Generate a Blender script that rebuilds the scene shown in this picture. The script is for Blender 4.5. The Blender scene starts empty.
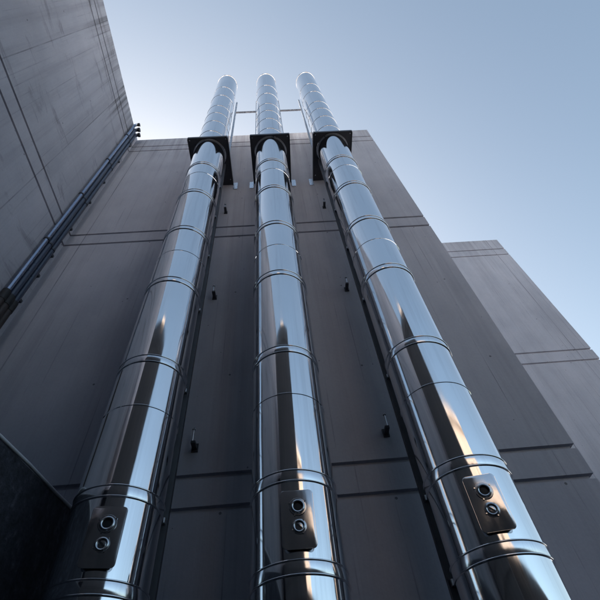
import bpy, bmesh, math, random
from mathutils import Vector, Matrix
random.seed(7)
PI = math.pi
C = bpy.context.scene.collection
H = 1.6                      # eye height: heights below are measured from the eye, H lifts them off the ground

# ------------------------------------------------------------------ materials
def new_mat(name):
    m = bpy.data.materials.new(name); m.use_nodes = True
    nt = m.node_tree; nt.nodes.clear()
    out = nt.nodes.new('ShaderNodeOutputMaterial')
    b = nt.nodes.new('ShaderNodeBsdfPrincipled')
    nt.links.new(b.outputs[0], out.inputs[0])
    return m, nt, b

def N(nt, t, **k):
    n = nt.nodes.new(t)
    for a, v in k.items():
        if a == 'inp':
            for i, x in v.items(): n.inputs[i].default_value = x
        else: setattr(n, a, v)
    return n

def math_n(nt, op, a, b=None, c=None, clamp=False):
    n = nt.nodes.new('ShaderNodeMath'); n.operation = op; n.use_clamp = clamp
    for i, v in enumerate((a, b, c)):
        if v is None: continue
        if hasattr(v, 'links') or hasattr(v, 'is_linked'): nt.links.new(v, n.inputs[i])
        else: n.inputs[i].default_value = v
    return n.outputs[0]

def ramp(nt, v, stops):
    r = nt.nodes.new('ShaderNodeValToRGB'); nt.links.new(v, r.inputs[0])
    e = r.color_ramp.elements
    while len(e) < len(stops): e.new(0.5)
    for i, (p, c) in enumerate(stops):
        e[i].position = p
        e[i].color = (c, c, c, 1) if not isinstance(c, tuple) else (*c, 1)
    return r.outputs[0]

def mix(nt, f, a, b, mode='MIX'):
    n = nt.nodes.new('ShaderNodeMix'); n.data_type = 'RGBA'; n.blend_type = mode
    for i, v in ((0, f), (6, a), (7, b)):
        if hasattr(v, 'is_linked'): nt.links.new(v, n.inputs[i])
        else: n.inputs[i].default_value = v if i == 0 else (*v, 1)
    return n.outputs[2]

def noise(nt, vec, scale, detail=6, rough=0.6, dist=0.0):
    n = N(nt, 'ShaderNodeTexNoise', inp={'Scale': scale, 'Detail': detail, 'Roughness': rough, 'Distortion': dist})
    nt.links.new(vec, n.inputs['Vector']); return n.outputs['Fac']

def mapping(nt, vec, sc, loc=(0, 0, 0)):
    n = N(nt, 'ShaderNodeMapping'); n.inputs['Scale'].default_value = sc; n.inputs['Location'].default_value = loc
    nt.links.new(vec, n.inputs['Vector']); return n.outputs[0]

def concrete(name, base, seed=0.0, seam=0.62, streak=0.16, scuffs=0.0, runoff=0.0):
    """board-marked in-situ concrete: vertical board lines, form seams, tie holes, blotches, run-off streaks"""
    m, nt, b = new_mat(name)
    tc = N(nt, 'ShaderNodeTexCoord'); P = tc.outputs['Object']
    sep = N(nt, 'ShaderNodeSeparateXYZ'); nt.links.new(P, sep.inputs[0])
    u = math_n(nt, 'ADD', sep.outputs[0], sep.outputs[1]); u = math_n(nt, 'ADD', u, 40.0 + seed); z = sep.outputs[2]
    # broad clouds
    cl = noise(nt, mapping(nt, P, (.55, .55, .4), (seed, 0, 0)), 1.0, 5, .55)
    cl2 = noise(nt, mapping(nt, P, (2.3, 2.3, 1.5), (0, seed, 0)), 1.0, 8, .62)
    fine = noise(nt, P, 38, 4, .7)
    # boards: each about 12 cm wide with its own tone
    bi = math_n(nt, 'FLOOR', math_n(nt, 'DIVIDE', u, .118))
    wn = N(nt, 'ShaderNodeTexWhiteNoise', noise_dimensions='1D'); nt.links.new(bi, wn.inputs['W'])
    bf = math_n(nt, 'FRACT', math_n(nt, 'DIVIDE', u, .118))
    grain = noise(nt, mapping(nt, P, (60, 60, 1.4), (seed, seed, 0)), 1.0, 3, .6)
    line = math_n(nt, 'LESS_THAN', math_n(nt, 'ABSOLUTE', math_n(nt, 'SUBTRACT', bf, .5)), .035)
    # the line fades in and out along its height
    fade = noise(nt, mapping(nt, P, (6, 6, .7), (seed, 3, 0)), 1.0, 4, .6)
    line = math_n(nt, 'MULTIPLY', line, ramp(nt, fade, [(.52, 0.0), (.66, 1.0)]))
    # panel seams
    sf = math_n(nt, 'FRACT', math_n(nt, 'DIVIDE', u, seam * 2))
    sl = math_n(nt, 'LESS_THAN', math_n(nt, 'ABSOLUTE', math_n(nt, 'SUBTRACT', sf, .5)), .0055)
    sl = math_n(nt, 'MULTIPLY', sl, ramp(nt, cl2, [(.36, .25), (.6, 1.0)]))
    # tie holes
    hx = math_n(nt, 'ABSOLUTE', math_n(nt, 'SUBTRACT', math_n(nt, 'FRACT', math_n(nt, 'DIVIDE', u, 1.24)), .27))
    hz = math_n(nt, 'ABSOLUTE', math_n(nt, 'SUBTRACT', math_n(nt, 'FRACT', math_n(nt, 'DIVIDE', z, 1.29)), .41))
    hd = math_n(nt, 'SQRT', math_n(nt, 'ADD', math_n(nt, 'POWER', math_n(nt, 'MULTIPLY', hx, 1.24), 2.0), math_n(nt, 'POWER', math_n(nt, 'MULTIPLY', hz, 1.29), 2.0)))
    hole = math_n(nt, 'LESS_THAN', hd, .0105)
    # run-off streaks and small blowholes
    st = noise(nt, mapping(nt, P, (5.5, 5.5, .16), (seed * 2, 1, 0)), 1.0, 7, .68)
    st = ramp(nt, st, [(.5, 0.0), (.72, 1.0)])
    vo = N(nt, 'ShaderNodeTexVoronoi', inp={'Scale': 9.0}); nt.links.new(mapping(nt, P, (1, 1, .8), (seed, 0, 0)), vo.inputs['Vector'])
    bl = math_n(nt, 'LESS_THAN', vo.outputs['Distance'], .055)
    bl = math_n(nt, 'MULTIPLY', bl, math_n(nt, 'GREATER_THAN', cl2, .54))
    v = math_n(nt, 'MULTIPLY_ADD', cl, .5, .75)
    v = math_n(nt, 'MULTIPLY', v, math_n(nt, 'MULTIPLY_ADD', cl2, .36, .82))
    v = math_n(nt, 'MULTIPLY', v, math_n(nt, 'MULTIPLY_ADD', wn.outputs['Value'], .045, .978))
    v = math_n(nt, 'MULTIPLY', v, math_n(nt, 'MULTIPLY_ADD', grain, .09, .955))
    v = math_n(nt, 'MULTIPLY', v, math_n(nt, 'MULTIPLY_ADD', fine, .16, .92))
    v = math_n(nt, 'MULTIPLY', v, math_n(nt, 'SUBTRACT', 1.0, math_n(nt, 'MULTIPLY', st, streak)))
    for f, k in ((line, .3), (sl, .45), (hole, .6), (bl, .55)):
        v = math_n(nt, 'MULTIPLY', v, math_n(nt, 'SUBTRACT', 1.0, math_n(nt, 'MULTIPLY', f, k)))
    if runoff:
        # dark water runs that start at the roof edge and die out at their own length
        dr = noise(nt, mapping(nt, P, (9, 9, .09), (seed, 7, 4)), 1.0, 8, .7)
        ln = noise(nt, mapping(nt, P, (3, 3, .02), (seed, 1, 9)), 1.0, 4, .6)
        dep = math_n(nt, 'MULTIPLY_ADD', ln, 4.6, -1.2)                         # how far down each run reaches
        mk = math_n(nt, 'DIVIDE', math_n(nt, 'SUBTRACT', z, math_n(nt, 'SUBTRACT', 11.6, dep)), .9, clamp=True)
        mk = math_n(nt, 'MULTIPLY', mk, ramp(nt, dr, [(.44, 0.0), (.6, 1.0)]))
        v = math_n(nt, 'MULTIPLY', v, math_n(nt, 'SUBTRACT', 1.0, math_n(nt, 'MULTIPLY', mk, runoff)))
    if scuffs:
        # black lichen and rubbed patches lying along the boards
        sc_ = noise(nt, mapping(nt, P, (3.2, .9, 3.6), (seed, 5, 2)), 1.0, 9, .72, .6)
        sc_ = ramp(nt, sc_, [(.56, 0.0), (.68, 1.0)])
        v = math_n(nt, 'MULTIPLY', v, math_n(nt, 'SUBTRACT', 1.0, math_n(nt, 'MULTIPLY', sc_, scuffs)))
    warm = mix(nt, cl2, tuple(base), tuple(c * k for c, k in zip(base, (1.04, .99, .95))))
    cm = N(nt, 'ShaderNodeCombineColor')
    for i in range(3): nt.links.new(v, cm.inputs[i])
    col = mix(nt, 1.0, warm, cm.outputs[0], 'MULTIPLY')
    nt.links.new(col, b.inputs['Base Color'])
    b.inputs['Roughness'].default_value = .86
    b.inputs['Specular IOR Level'].default_value = .25
    hgt = math_n(nt, 'SUBTRACT', math_n(nt, 'MULTIPLY_ADD', grain, .25, math_n(nt, 'MULTIPLY', fine, .35)), math_n(nt, 'ADD', math_n(nt, 'ADD', line, hole), math_n(nt, 'MULTIPLY', sl, 1.3)))
    bp = N(nt, 'ShaderNodeBump', inp={'Strength': .45, 'Distance': .006}); nt.links.new(hgt, bp.inputs['Height'])
    nt.links.new(bp.outputs[0], b.inputs['Normal'])
    return m

def rough_cast(name):
    m, nt, b = new_mat(name)
    tc = N(nt, 'ShaderNodeTexCoord'); P = tc.outputs['Object']
    a = noise(nt, mapping(nt, P, (7, 7, 4.5)), 1.0, 10, .75, .4); c = noise(nt, P, 26, 8, .7)
    t = ramp(nt, math_n(nt, 'MULTIPLY_ADD', c, .45, math_n(nt, 'MULTIPLY', a, .6)), [(.40, (.020, .022, .030)), (.56, (.055, .058, .078)), (.70, (.15, .155, .20))])
    nt.links.new(t, b.inputs['Base Color']); b.inputs['Roughness'].default_value = .9
    bp = N(nt, 'ShaderNodeBump', inp={'Strength': .9, 'Distance': .02}); nt.links.new(math_n(nt, 'ADD', a, c), bp.inputs['Height'])
    nt.links.new(bp.outputs[0], b.inputs['Normal'])
    return m

def metal(name, col, rough, wav=0.0, dirt=0.0, scr=0.0):
    m, nt, b = new_mat(name)
    tc = N(nt, 'ShaderNodeTexCoord'); P = tc.outputs['Object']
    oi = N(nt, 'ShaderNodeObjectInfo')
    off = N(nt, 'ShaderNodeVectorMath', operation='ADD'); nt.links.new(P, off.inputs[0])
    k = N(nt, 'ShaderNodeCombineXYZ'); nt.links.new(math_n(nt, 'MULTIPLY', oi.outputs['Random'], 31.0), k.inputs[2]); nt.links.new(k.outputs[0], off.inputs[1])
    V = off.outputs[0]
    b.inputs['Metallic'].default_value = 1.0
    n1 = noise(nt, mapping(nt, V, (3, 3, 1.1)), 1.0, 6, .6)
    c2 = tuple(c * (1 - .28 * max(dirt, .15)) for c in col)
    nt.links.new(mix(nt, ramp(nt, n1, [(.35, 0.0), (.75, 1.0)]), col, c2), b.inputs['Base Color'])
    n2 = noise(nt, mapping(nt, V, (14, 14, 5)), 1.0, 6, .65)
    nt.links.new(math_n(nt, 'MULTIPLY_ADD', ramp(nt, n2, [(.4, 0.0), (.8, 1.0)]), rough * (.6 + dirt), rough * .75), b.inputs['Roughness'])
    n3 = noise(nt, mapping(nt, V, (16, 16, .55)), 1.0, 6, .65)
    sk = ramp(nt, n3, [(.5, 0.0), (.74, 1.0)])
    rl = b.inputs['Roughness'].links[0].from_socket; cl_ = b.inputs['Base Color'].links[0].from_socket
    nt.links.new(math_n(nt, 'MULTIPLY_ADD', sk, .10 * dirt + .04, rl), b.inputs['Roughness'])
    cc = N(nt, 'ShaderNodeCombineColor'); g_ = math_n(nt, 'SUBTRACT', 1.0, math_n(nt, 'MULTIPLY', sk, .16))
    for i in range(3): nt.links.new(g_, cc.inputs[i])
    nt.links.new(mix(nt, 1.0, cl_, cc.outputs[0], 'MULTIPLY'), b.inputs['Base Color'])
    if wav or scr:
        w = noise(nt, mapping(nt, V, (2.2, 2.2, 1.3)), 1.0, 1, .4)
        w2 = noise(nt, mapping(nt, V, (40, 40, 40)), 1.0, 2, .5)
        h = math_n(nt, 'MULTIPLY_ADD', w2, scr, w)
        bp = N(nt, 'ShaderNodeBump', inp={'Strength': 1.0, 'Distance': wav}); nt.links.new(h, bp.inputs['Height'])
        nt.links.new(bp.outputs[0], b.inputs['Normal'])
    return m

def paint(name, col, rough=.5, var=.25, spec=.4):
    m, nt, b = new_mat(name)
    tc = N(nt, 'ShaderNodeTexCoord'); P = tc.outputs['Object']
    n1 = noise(nt, P, 7, 7, .65)
    nt.links.new(mix(nt, n1, tuple(c * (1 + var) for c in col), tuple(c * (1 - var) for c in col)), b.inputs['Base Color'])
    nt.links.new(math_n(nt, 'MULTIPLY_ADD', n1, .3, rough - .15), b.inputs['Roughness'])
    b.inputs['Specular IOR Level'].default_value = spec
    return m

M_wall = concrete('board_marked_concrete', (.345, .362, .43), 0.0, runoff=.3)
M_left = concrete('weathered_concrete', (.345, .362, .43), 3.7, streak=.2, scuffs=.42, runoff=.6)
M_rear = concrete('rear_concrete', (.37, .388, .46), 8.3, runoff=.3)
M_dark = concrete('blocker_concrete', (.07, .073, .082), 5.1, scuffs=.6)  # dark concrete of the added light-blocking wall
M_rough = rough_cast('soot_black_roughcast')
M_tower = concrete('tower_concrete', (.12, .125, .14), 11.9)
M_sand = concrete('sandstone_render', (.40, .335, .29), 2.2, streak=.2)
M_white = concrete('bounce_white', (.75, .76, .80), 6.6, streak=.15)  # white of the added block that bounces sunlight
M_cond = metal('grey_conduit_steel', (.30, .33, .41), .22, dirt=.2)
M_steel = metal('polished_stainless', (.82, .83, .85), .075, wav=.0065, dirt=.22)
M_band = metal('band_stainless', (.80, .81, .84), .13, dirt=.25)
M_plate = metal('plate_stainless', (.74, .74, .76), .17, wav=.004, scr=.05, dirt=.4)
M_port = metal('turned_steel', (.5, .51, .53), .2, dirt=.4)
M_galv = metal('galvanised_steel', (.52, .53, .56), .34, dirt=.6)
M_zinc = metal('bright_zinc', (.72, .74, .78), .28, dirt=.3)
M_dkst = paint('dark_painted_steel', (.040, .042, .052), .42)
M_blue = paint('dark_blue_enamel', (.030, .042, .075), .32, spec=.5)
M_brown = paint('dark_brown_lagging', (.035, .026, .026), .6)
M_edge = paint('edge_sky_glint', (.55, .56, .6), .5)  # pale colour stands in for sky mirrored along the steel strip
M_rub = paint('black_rubber', (.012, .012, .014), .6)
M_glass = paint('dark_window_glass', (.02, .024, .03), .2, .1, .6)

# ------------------------------------------------------------------ mesh helpers
def obj(name, bm, mat, parent=None, smooth=False, loc=(0, 0, 0)):
    bmesh.ops.recalc_face_normals(bm, faces=bm.faces[:])
    me = bpy.data.meshes.new(name); bm.to_mesh(me); bm.free()
    me.materials.append(mat)
    if smooth:
        me.polygons.foreach_set('use_smooth', [True] * len(me.polygons))
        me.set_sharp_from_angle(angle=math.radians(38))
    o = bpy.data.objects.new(name, me); C.objects.link(o); o.location = loc
    if parent: o.parent = parent
    return o

def tag(o, label, cat, group=None):
    o['label'] = label; o['category'] = cat; o['kind'] = 'thing'
    if group: o['group'] = group
    return o

def thing(name, label, cat, loc=(0, 0, 0), group=None):
    o = bpy.data.objects.new(name, None); C.objects.link(o); o.location = loc; o.empty_display_size = .2
    return tag(o, label, cat, group)

def add_box(bm, x0, x1, y0, y1, z0, z1, bev=0.0):
    vs = [bm.verts.new(p) for p in ((x0,y0,z0),(x1,y0,z0),(x1,y1,z0),(x0,y1,z0),(x0,y0,z1),(x1,y0,z1),(x1,y1,z1),(x0,y1,z1))]
    fs = [bm.faces.new([vs[i] for i in f]) for f in ((3,2,1,0),(4,5,6,7),(0,1,5,4),(1,2,6,5),(2,3,7,6),(3,0,4,7))]
    if bev:
        es = list({e for f in fs for e in f.edges})
        bmesh.ops.bevel(bm, geom=es, offset=bev, segments=2, affect='EDGES', profile=.6)

def box(*a, bev=0.0):
    bm = bmesh.new(); add_box(bm, *a, bev=bev); return bm

def add_lathe(bm, prof, seg=96, ax=Matrix.Identity(4), close=False):
    """prof: (radius, height) pairs round the z axis"""
    rings = []
    for r, z in prof:
        rings.append([bm.verts.new(ax @ Vector((r * math.cos(2*PI*i/seg), r * math.sin(2*PI*i/seg), z))) for i in range(seg)])
    n = len(rings)
    for k in range(n if close else n - 1):
        a, b = rings[k], rings[(k + 1) % n]
        for i in range(seg): bm.faces.new((a[i], a[(i+1) % seg], b[(i+1) % seg], b[i]))
    return rings

def lathe(prof, seg=96, ax=Matrix.Identity(4), close=False, caps=False):
    bm = bmesh.new(); r = add_lathe(bm, prof, seg, ax, close)
    if caps: bm.faces.new(r[0][::-1]); bm.faces.new(r[-1])
    return bm

def add_tube(bm, pts, r, seg=16, caps=True):
    pts = [Vector(p) for p in pts]; rings = []; up = None
    for i, p in enumerate(pts):
        d = (pts[min(i+1, len(pts)-1)] - pts[max(i-1, 0)]).normalized()
        if up is None:
            up = d.orthogonal().normalized()
        up = (up - d * up.dot(d)).normalized(); s = d.cross(up)
        rings.append([bm.verts.new(p + r * (math.cos(2*PI*k/seg) * up + math.sin(2*PI*k/seg) * s)) for k in range(seg)])
    for a, b in zip(rings, rings[1:]):
        for k in range(seg): bm.faces.new((a[k], a[(k+1) % seg], b[(k+1) % seg], b[k]))
    if caps: bm.faces.new(rings[0][::-1]); bm.faces.new(rings[-1])

def tube(pts, r, seg=16):
    bm = bmesh.new(); add_tube(bm, pts, r, seg); return bm

JOINTS = [(1.55, 1.80), (5.42, 5.70), (9.24, 9.52)]
def grooved_block(x0, x1, y0, y1, ztop, joints, gw=.030, gd=.028, z0=0.0, cham=.012):
    """concrete wing: plan rectangle with horizontal shadow grooves running all the way round"""
    lv = [(z0, 0.0)]
    for g in sorted(g for j in joints for g in j):
        g += H
        lv += [(g - gw/2 - .006, 0.0), (g - gw/2, gd), (g + gw/2, gd), (g + gw/2 + .006, 0.0)]
    lv += [(ztop + H - cham, 0.0), (ztop + H, cham)]
    bm = bmesh.new(); rings = []
    for z, i in lv:
        rings.append([bm.verts.new(p) for p in ((x0+i, y0+i, z), (x1-i, y0+i, z), (x1-i, y1-i, z), (x0+i, y1-i, z))])
    for a, b in zip(rings, rings[1:]):
        for k in range(4): bm.faces.new((a[k], a[(k+1) % 4], b[(k+1) % 4], b[k]))
    bm.faces.new(rings[0][::-1]); bm.faces.new(rings[-1])
    return bm

# ------------------------------------------------------------------ setting
D, LX = 3.0, -2.925
bm = bmesh.new(); s = 400
bm.faces.new([bm.verts.new(p) for p in ((-s, -s, 0), (s, -s, 0), (s, s, 0), (-s, s, 0))])
g = obj('ground', bm, paint('pale_paving', (.46, .45, .455), .9, .15)); g['kind'] = 'structure'
bm = bmesh.new(); bm.faces.new([bm.verts.new(p) for p in ((-9, -9, .004), (9.6, -9, .004), (9.6, 6.3, .004), (-9, 6.3, .004))])
g = obj('pavement', bm, paint('courtyard_asphalt', (.022, .022, .024), .9, .3)); g['kind'] = 'structure'

def bldg(name, label, cat, bm, mat):
    return tag(obj(name, bm, mat), label, cat)

bldg('concrete_building', 'tall board-marked concrete block directly behind the three steel flues', 'building',
     grooved_block(-7.0, 2.22, D, 9.0, 10.0, JOINTS), M_wall)
bldg('concrete_building', 'set-back concrete block with a flat top, beyond the corner right of the flues', 'building',
     grooved_block(2.10, 6.06, 6.1, 12.0, 10.0, JOINTS), M_rear)
bldg('concrete_wall', 'stained side wall of concrete with the conduits running up its inner corner', 'wall',
     grooved_block(-7.003, LX, -9.0, D + .004, 10.06, JOINTS), M_left)

# low wall at the foot of the corner, with its steel edge strip
lw = thing('low_wall', 'low dark rough concrete wall with a thin steel edge in the bottom corner', 'wall', (-1.54, 1.0, 0))
def ztop(y): return 1.612 - .108 * (2.0 - y) + H        # local y: 2.0 is the face of the block behind
bm = bmesh.new()
sec = [(-.6, 0), (1.997, 0), (1.997, ztop(1.997)), (-.6, ztop(-.6))]
va = [bm.verts.new((0, y, z)) for y, z in sec]; vb = [bm.verts.new((-.22, y, z)) for y, z in sec]
bm.faces.new(va); bm.faces.new(vb[::-1])
for i in range(4): bm.faces.new((va[i], vb[i], vb[(i+1) % 4], va[(i+1) % 4]))
bmesh.ops.bevel(bm, geom=[e for e in bm.edges], offset=.008, segments=2, affect='EDGES', profile=.6)
obj('wall_body', bm, M_rough, lw)
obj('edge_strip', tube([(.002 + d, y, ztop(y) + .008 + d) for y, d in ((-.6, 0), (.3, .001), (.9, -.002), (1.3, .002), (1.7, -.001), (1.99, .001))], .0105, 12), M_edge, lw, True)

# behind the eye: what the polished flues mirror, plus added bounce and blocking pieces
tw = thing('stair_tower', 'dark concrete stair tower facing the flues across the narrow yard', 'tower', (-.4, -1.6, 0))
obj('shaft', grooved_block(-1.45, 1.25, -2.3, 1.0, 5.80, [(1.55, 1.80), (5.25, 5.42)]), M_tower, tw)
obj('roof_housing', box(-.3, .75, -2.1, -1.4, 5.80 + H, 8.62 + H, bev=.02), M_sand, tw)
iw = thing('gap_block_wall', 'added dark rough wall blocking light between stair tower and stained side wall', 'wall', (-2.39, -1.9, 0))  # added out of view to keep light off the lower left corner
obj('wall_body', box(-.533, .537, -.25, .25, 0, 3.5 + H, bev=.01), M_rough, iw)
obj('capping', box(-.533, .537, -.28, .28, 3.5 + H + .002, 3.55 + H, bev=.005), M_dkst, iw)
ob = thing('opposite_building', 'sunlit sand-coloured building with ribbed facade across the yard', 'building', (5.0, -12.0, 0))
obj('wall', box(-4.4, .5, -4, 3, 0, 9.2 + H, bev=.02), M_sand, ob)
for k in range(8):
    x = -4.1 + k * .6
    obj('facade_rib', box(x, x + .16, 3.002, 3.2, .4, 8.7 + H, bev=.02), M_sand, ob)
obj('cornice', box(-4.5, .6, -4.1, 3.35, 8.75 + H, 9.15 + H, bev=.03), M_sand, ob)
for fl in range(3):
    obj('window', box(-1.06, -.74, 3.003, 3.03, 1.2 + fl * 3.2, 2.6 + fl * 3.2), M_glass, ob)

fb = thing('bounce_block', 'long white block added far behind the stair tower to bounce sunlight', 'building', (-12.0, -30.0, 0))  # added out of view: its sunlit face fills the upper concrete
obj('wall', box(-18, 15, -6, 0, 0, 15.0, bev=.03), M_white, fb)
for fl in range(3):
    for k in range(11):
        obj('window', box(-16.6 + k * 2.9, -15.2 + k * 2.9, .003, .05, 1.4 + fl * 3.7, 3.4 + fl * 3.7), M_glass, fb)

yw_all = thing('light_block_wall', 'added dark wall with a steel capping, blocking low light opposite the flues', 'wall', (5.0, -1.6, 0))  # added out of view to keep low light off the wall base
obj('wall_body', box(-4.45, 4.6, -.2, 0, 0, 2.0 + H, bev=.01), M_dark, yw_all)
obj('capping', box(-4.46, 4.63, -.23, .03, 2.0 + H + .002, 2.03 + H, bev=.005), M_galv, yw_all)
obj('return_wall', box(4.603, 4.8, -.2, 7.6, 0, 2.0 + H, bev=.01), M_dark, yw_all)

# ------------------------------------------------------------------ the flues
PY, R = 2.46, .247
BANDS = [-1.05, -.12, .83, 1.29, 2.285, 3.285, 4.26, 5.235, 6.20]
UPPER = [7.72, 8.33, 8.885, 9.42, 10.30, 11.1]
SEAMS = [.35, 1.866, 3.785, 5.84]
TOP = 12.45
BASE = .02

def pipe_profile():
    p = [(R, BASE)]
    for z in sorted(SEAMS):
        z += H
        p += [(R, z - .007), (R + .0035, z - .003), (R + .0035, z + .003), (R, z + .007)]
    # rolled rim, then the inside of the mouth
    p += [(R, TOP + H - .03), (R + .008, TOP + H - .024), (R + .011, TOP + H - .012), (R + .008, TOP + H), (R - .01, TOP + H), (R - .012, TOP + H - .6), (R - .2, TOP + H - .62)]
    return p

def band_profile():
    p = []; hb, rb = .031, .0048
    def bead(zc):
        return [(R + .003 + rb * math.sin(t), zc - rb * math.cos(t)) for t in [PI * k / 8 for k in range(9)]]
    p = [(R - .002, -hb - rb - .002)] + bead(-hb) + [(R + .0035, -hb + rb + .002), (R + .0035, hb - rb - .002)] + bead(hb) + [(R - .002, hb + rb + .002)]
    return p

def arc_pts(cx, cy, r, a0, a1, n):
    return [(cx + r * math.cos(a0 + (a1 - a0) * k / n), cy + r * math.sin(a0 + (a1 - a0) * k / n)) for k in range(n + 1)]

def rounded(w, h, r, n=6):
    p = []
    for cx, cz, a in ((w/2 - r, h/2 - r, 0), (-w/2 + r, h/2 - r, PI/2), (-w/2 + r, -h/2 + r, PI), (w/2 - r, -h/2 + r, 1.5 * PI)):
        p += arc_pts(cx, cz, r, a, a + PI/2, n)
    return p

def slab_xz(pts, y0, y1, bev=0.0):
    bm = bmesh.new()
    a = [bm.verts.new((x, y0, z)) for x, z in pts]; b = [bm.verts.new((x, y1, z)) for x, z in pts]
    n = len(pts)
    fa = bm.faces.new(a); bm.faces.new(b[::-1])
    for i in range(n): bm.faces.new((a[i], b[i], b[(i+1) % n], a[(i+1) % n]))
    if bev: bmesh.ops.bevel(bm, geom=list(fa.edges), offset=bev, segments=3, affect='EDGES', profile=.5)
    return bm

def make_flue():
    f = thing('steel_flue', 'flue', 'flue pipe', (0, PY, 0), 'polished steel flues on the concrete wall')
    pp = pipe_profile()
    # extra rings keep long facets short
    obj('pipe', lathe(pp, 160), M_steel, f, True)
    bmesh_band = None
    first = None
    for z in BANDS:
        if first is None:
            first = obj('joint_band', lathe(band_profile(), 128), M_band, f, True, (0, 0, z + H))
        else:
            o = first.copy(); C.objects.link(o); o.parent = f; o.location = (0, 0, z + H)
    first = None
    for z in UPPER:
        if first is None:
            first = obj('joint_bead', lathe([(R - .002, -.010), (R + .004, -.006), (R + .005, 0), (R + .004, .006), (R - .002, .010)], 128), M_steel, f, True, (0, 0, z + H))
        else:
            o = first.copy(); C.objects.link(o); o.parent = f; o.location = (0, 0, z + H)
    # inspection plate: flat saddle plate with two ports
    pl = obj('inspection_plate', slab_xz(rounded(.170, .292, .021), -(R + .016), -(R + .011), .002), M_plate, f, True, (0, 0, 1.048 + H))
    sk = slab_xz(rounded(.150, .270, .012), -(R + .0105), -(R - .03))
    obj('plate_gasket', sk, M_rub, pl)
    yf = -(R + .016)
    def face(z, y=yf): return Matrix.Translation((0.002, y, z)) @ Matrix.Rotation(PI/2, 4, 'X')
    z1, z2 = .056, -.042; G = 1.22
    bm = bmesh.new()
    add_lathe(bm, [(r_ * G, h_) for r_, h_ in [(.020, 0), (.020, .011), (.024, .013), (.0285, .011), (.030, .006), (.036, .005), (.0375, .003), (.0375, 0)]], 40, face(z1))
    for a in (.6, 2.7, 4.3):
        add_lathe(bm, [(.0001, .008), (.004, .008), (.0045, .003), (.0045, 0)], 10, Matrix.Translation((.002 + .0385 * G * math.cos(a), yf, z1 + .0385 * G * math.sin(a))) @ Matrix.Rotation(PI/2, 4, 'X'))
    obj('port_ring', bm, M_port, pl, True)
    obj('port_lens', lathe([(r_ * G, h_) for r_, h_ in [(.0001, .004), (.012, .004), (.020, .002), (.020, 0)]], 32, face(z1)), M_rub, pl, True)
    bm = bmesh.new()
    add_lathe(bm, [(r_ * G, h_) for r_, h_ in [(.0185, 0), (.0185, .009), (.022, .011), (.026, .009), (.027, .004), (.031, .003), (.031, 0)]], 40, face(z2))
    for a in (.9, 3.6, 5.2):
        add_lathe(bm, [(.0001, .008), (.0035, .008), (.004, .003), (.004, 0)], 10, Matrix.Translation((.002 + .031 * G * math.cos(a), yf, z2 + .031 * G * math.sin(a))) @ Matrix.Rotation(PI/2, 4, 'X'))
    obj('plug_ring', bm, M_port, pl, True)
    pg = obj('slotted_plug', lathe([(r_ * G, h_) for r_, h_ in [(.0001, .005), (.015, .005), (.0185, .003), (.0185, 0)]], 32, face(z2)), M_port, pl, True)
    sl = box(-.0165, .0165, -.002, .0005, -.0045, .0045)
    bmesh.ops.rotate(sl, verts=sl.verts[:], cent=(0, 0, 0), matrix=Matrix.Rotation(math.radians(42), 3, 'Y'))
    bmesh.ops.translate(sl, verts=sl.verts[:], vec=(.002, yf - .0045, z2))
    obj('plug_slot', sl, M_rub, pl)
    # support plate under the roof line: steel shelf on the wall with a round hole, the flue goes through it
    zb = 7.23 + H; hw = .318; y0, y1 = 2.185 - PY, D - PY - .002; hr = R + .020
    bm = bmesh.new(); n = 96
    def edge_pt(a):
        c, s_ = math.cos(a), math.sin(a)
        t = min((hw / abs(c)) if abs(c) > 1e-6 else 9e9, (y1 / s_) if s_ > 1e-6 else ((y0 / s_) if s_ < -1e-6 else 9e9))
        return (t * c, t * s_)
    angs = sorted([2 * PI * k / n for k in range(n)] + [math.atan2(y, x) % (2 * PI) for x in (-hw, hw) for y in (y0, y1)])
    lay = []
    for z in (zb, zb + .012):
        lay.append(([bm.verts.new((*edge_pt(a), z)) for a in angs], [bm.verts.new((hr * math.cos(a) * .995, (hr if math.sin(a) > 0 else R + .006) * math.sin(a), z)) for a in angs]))
    m = len(angs)
    for i in range(m):
        j = (i + 1) % m
        for q in (0, 1): bm.faces.new((lay[q][0][i], lay[q][0][j], lay[q][1][j], lay[q][1][i]))
        bm.faces.new((lay[0][0][i], lay[0][0][j], lay[1][0][j], lay[1][0][i]))
        bm.faces.new((lay[0][1][i], lay[0][1][j], lay[1][1][j], lay[1][1][i]))
    sp = obj('support_shelf', bm, M_dkst, f)
    bm = bmesh.new()
    for sx in (-1, 1):                       # upturned side cheeks and the nose flange
        x = sx * hw
        add_box(bm, min(x, x + sx * .008), max(x, x + sx * .008), y0 + .01, y1, zb - .012, zb + .085)
    add_box(bm, -hw, hw, y0 - .008, y0 - .001, zb - .004, zb + .05)
    obj('shelf_flange', bm, M_dkst, sp)
    obj('collar', lathe([(R + .001, -.022), (R + .013, -.022), (R + .016, -.006), (R + .016, -.003), (R + .001, -.003)], 96, Matrix.Translation((0, 0, zb)), True), M_galv, sp, True)
    for sx in (-1, 1):
        x = sx * (hw + .045)
        obj('wall_lug', box(x - .036, x + .036, y1 - .012, y1 - .001, zb - .20, zb + .06, bev=.002), M_zinc, sp)
        for yy in (y0 + .03, y1 - .1):
            bm = bmesh.new()
            add_lathe(bm, [(.0001, -.012), (.009, -.012), (.011, -.004), (.011, -.0015)], 6, Matrix.Translation((sx * (hw - .03), yy, zb)))
            obj('shelf_bolt', bm, M_zinc, sp)
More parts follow.
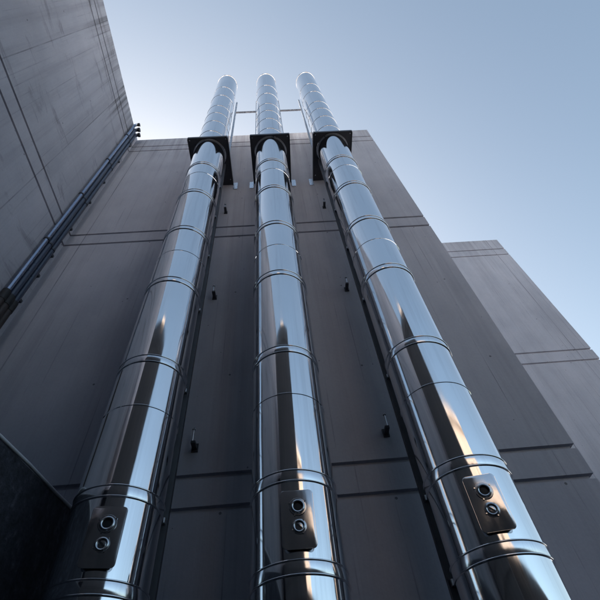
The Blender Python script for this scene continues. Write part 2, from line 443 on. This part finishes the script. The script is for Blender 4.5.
    # guide rails behind the flue, strapped to each band, with stand-off arms to the wall
    for sx in (-1, 1):
        x = sx * .262; ry = .175
        def rail(z0, z1_, x, ry, hw_):
            bm = bmesh.new()
            add_box(bm, x - hw_, x + hw_, ry - .004, ry, z0, z1_)                       # web
            add_box(bm, x - hw_, x - hw_ + .0035, ry + .0002, ry + .028, z0, z1_)
            add_box(bm, x + hw_ - .0035, x + hw_, ry + .0002, ry + .028, z0, z1_)
            return bm
        obj('upper_rail', rail(zb + .1, 11.42 + H, x, ry, .017), M_galv, f)
        x = sx * .225; ry = .155
        obj('guide_rail', rail(.25, zb - .03, x, ry, .02), M_dkst, f)
        lug = None
        for z in BANDS:
            if lug is None:
                lug = obj('strap_lug', box(sx * .215 - .02, sx * .215 + .02, ry - .03, ry - .005, -.016, .016, bev=.002), M_galv, f, loc=(0, 0, z + H))
            else:
                o = lug.copy(); C.objects.link(o); o.parent = f; o.location = (0, 0, z + H)
        for z in (-.2, 2.04, 4.0, 6.16):
            bm = bmesh.new()
            xa = sx * .258; yw_ = D - PY
            add_box(bm, xa - .018, xa + .018, yw_ - .10, yw_ - .010, z + H - .016, z + H + .008, bev=.003)
            add_box(bm, xa - .026, xa + .026, yw_ - .0098, yw_ - .001, z + H - .035, z + H + .04, bev=.002)
            a = obj('wall_arm', bm, M_dkst, f)
            xr = xa - sx * .008
            obj('hanger_rod', tube([(xr, yw_ - .08, z + H + .009), (xr, yw_ - .08, z + H + .12)], .006, 8), M_galv, a)
            bm = bmesh.new()
            add_lathe(bm, [(.0001, .016), (.012, .016), (.014, .004), (.014, 0)], 6, Matrix.Translation((xr, yw_ - .08, z + H + .12)))
            obj('nut', bm, M_zinc, a)
    # foot
    obj('base_flange', lathe([(R + .001, .06), (R + .02, .06), (R + .09, .02), (R + .09, .002)], 64), M_galv, f, True)
    return f

def copy_tree(o, parent=None):
    c = o.copy(); C.objects.link(c); c.parent = parent
    for ch in list(o.children): copy_tree(ch, c)
    return c

flue = make_flue()
f2 = copy_tree(flue); f3 = copy_tree(flue)
for f, x, lab, turn in ((flue, -.996, 'polished steel flue nearest the conduit corner, its plate turned into shadow', 13),
                        (f2, .010, 'polished steel flue standing between the two others', 3),
                        (f3, 1.043, 'polished steel flue farthest from the conduits, its plate mirroring sunlit stone', -9)):
    f.location.x = x; f['label'] = lab
    for ch in f.children:
        if ch.name.startswith('inspection_plate'): ch.rotation_euler.z = math.radians(turn)

# tie bars between the guide rails above the roof
for x0, x1, lab in ((-.996 + .270, .010 - .270, 'thin steel tie bar joining the conduit-side flue to the middle flue'),
                    (.010 + .270, 1.043 - .270, 'thin steel tie bar joining the middle flue to the farthest flue from the conduits')):
    t = thing('tie_bar', lab, 'tie bar', ((x0 + x1) / 2, PY + .195, 10.55 + H), 'tie bars above the roof')
    w = (x1 - x0) / 2
    bm = bmesh.new(); add_box(bm, -w, w, -.02, .02, 0, .005); add_box(bm, -w, w, .0152, .02, .005, .045)
    obj('bar', bm, M_galv, t)
    for sx in (-1, 1):
        obj('end_plate', box(sx * w - .004, sx * w + .004, -.022, .022, -.03, .12, bev=.001), M_galv, t)

# ------------------------------------------------------------------ conduits in the corner
def conduit(name, label, y, r, x, mat, ztop, low_mat, bend):
    t = thing(name, label, 'conduit', (x, y, 0), 'conduits running up the corner')
    zc = 3.85 + H
    arc = [(bend * (1 - math.cos(a)), 0, ztop + H - bend + bend * math.sin(a)) for a in [PI/2 * k / 8 for k in range(9)]]
    obj('upper_pipe', tube([(0, 0, zc)] + [(0, 0, zc + 1.5 * k) for k in range(1, 4)] + arc, r, 20), mat, t, True)
    obj('end_cap', tube([(bend - .004, 0, ztop + H), (bend + .035, 0, ztop + H)], r * 1.3, 16), M_rub, t, True)
    obj('lower_pipe', tube([(0, 0, .0), (0, 0, 2.5), (0, 0, zc)], r * 1.25, 20), low_mat, t, True)
    obj('coupling', lathe([(r, -.09), (r * 1.4, -.09), (r * 1.45, -.02), (r * 1.45, .02), (r * 1.4, .06), (r, .06)], 24, Matrix.Translation((0, 0, zc))), M_rub, t, True)
    for z in (5.0, 6.35, 7.8, 9.2, 2.4, 1.0):
        obj('clip', lathe([(r + .001, -.014), (r + .007, -.014), (r + .007, .014), (r + .001, .014)], 20, Matrix.Translation((0, 0, z + H)), True), M_dkst, t, True)
    return t

conduit('conduit', 'grey steel conduit, the outermost of the bundle on the stained wall', 2.665, .030, LX + .055, M_cond, 9.93, M_brown, .07)
conduit('conduit', 'dark blue conduit right beside the grey steel one', 2.742, .036, LX + .058, M_blue, 9.84, M_brown, .07)
conduit('conduit', 'dark blue conduit between its twin and the thin cable in the corner', 2.826, .034, LX + .056, M_blue, 9.76, M_brown, .07)
cb = thing('corner_cable', 'thin black cable clipped close into the concrete corner', 'cable', (LX + .02, 2.90, 0))
obj('cable', tube([(0, 0, 0)] + [(0, random.uniform(-.003, .003), z + .0) for z in range(1, 12)] + [(0, 0, 9.7 + H)], .011, 10), M_rub, cb, True)
for z in (3.3, 4.05, 4.55, 5.0, 5.72, 6.6, 7.4, 8.4, 9.3):
    obj('cable_clip', box(-.019, .028, -.035, .026, z + H - .02, z + H + .02, bev=.004), M_dkst, cb)

# ------------------------------------------------------------------ light
SUN_EL, SUN_AZ = 32, -27          # azimuth from +y towards +x
w = bpy.data.worlds.new('World'); bpy.context.scene.world = w; w.use_nodes = True
nt = w.node_tree; nt.nodes.clear()
sky = nt.nodes.new('ShaderNodeTexSky'); sky.sky_type = 'NISHITA'; sky.sun_disc = False
sky.sun_elevation = math.radians(SUN_EL); sky.sun_rotation = math.radians(SUN_AZ)
sky.air_density = 1.0; sky.dust_density = 4.0; sky.ozone_density = 2.5; sky.altitude = 100
bg = nt.nodes.new('ShaderNodeBackground'); bg.inputs[1].default_value = .15
out = nt.nodes.new('ShaderNodeOutputWorld')
tn = nt.nodes.new('ShaderNodeMix'); tn.data_type = 'RGBA'; tn.blend_type = 'MULTIPLY'     # warm-balanced film
tn.inputs[0].default_value = 1.0; tn.inputs[7].default_value = (1.09, 1.0, .80, 1)
nt.links.new(sky.outputs[0], tn.inputs[6]); nt.links.new(tn.outputs[2], bg.inputs[0]); nt.links.new(bg.outputs[0], out.inputs[0])
sd = bpy.data.lights.new('sun', 'SUN'); sd.energy = 5.0; sd.angle = math.radians(.53); sd.color = (1, .93, .84)
so = bpy.data.objects.new('sun', sd); C.objects.link(so)
e, a = math.radians(SUN_EL), math.radians(SUN_AZ)
sdir = Vector((math.sin(a) * math.cos(e), math.cos(a) * math.cos(e), math.sin(e)))
so.rotation_euler = (-sdir).to_track_quat('-Z', 'Y').to_euler(); so.location = sdir * 30

# ------------------------------------------------------------------ camera
yw, pi_, ro = 7.67696116e-02, 9.08827360e-01, -1.24085116e-01
fv = Vector((math.sin(yw) * math.cos(pi_), math.cos(yw) * math.cos(pi_), math.sin(pi_)))
rt = Vector((math.cos(yw), -math.sin(yw), 0)); up = rt.cross(fv)
Rv = math.cos(ro) * rt + math.sin(ro) * up; Uv = -math.sin(ro) * rt + math.cos(ro) * up
cd = bpy.data.cameras.new('camera'); co = bpy.data.objects.new('camera', cd); C.objects.link(co)
mw = Matrix((Rv, Uv, -fv)).transposed().to_4x4(); mw.translation = (0, 0, H); co.matrix_world = mw
cd.sensor_width = 36; cd.lens = 432.789336 / 600 * 36; cd.clip_end = 2000; cd.clip_start = .02
sc = bpy.context.scene; sc.camera = co
sc.view_settings.view_transform = 'Standard'; sc.view_settings.look = 'None'; sc.view_settings.gamma = 1.0
sc.view_settings.use_curve_mapping = False; sc.view_settings.exposure = 1.26
sc.render.engine = 'CYCLES'; sc.cycles.use_denoising = True
sc.cycles.max_bounces = 12; sc.cycles.glossy_bounces = 8; sc.cycles.diffuse_bounces = 5
sc.cycles.caustics_reflective = True; sc.cycles.blur_glossy = .3
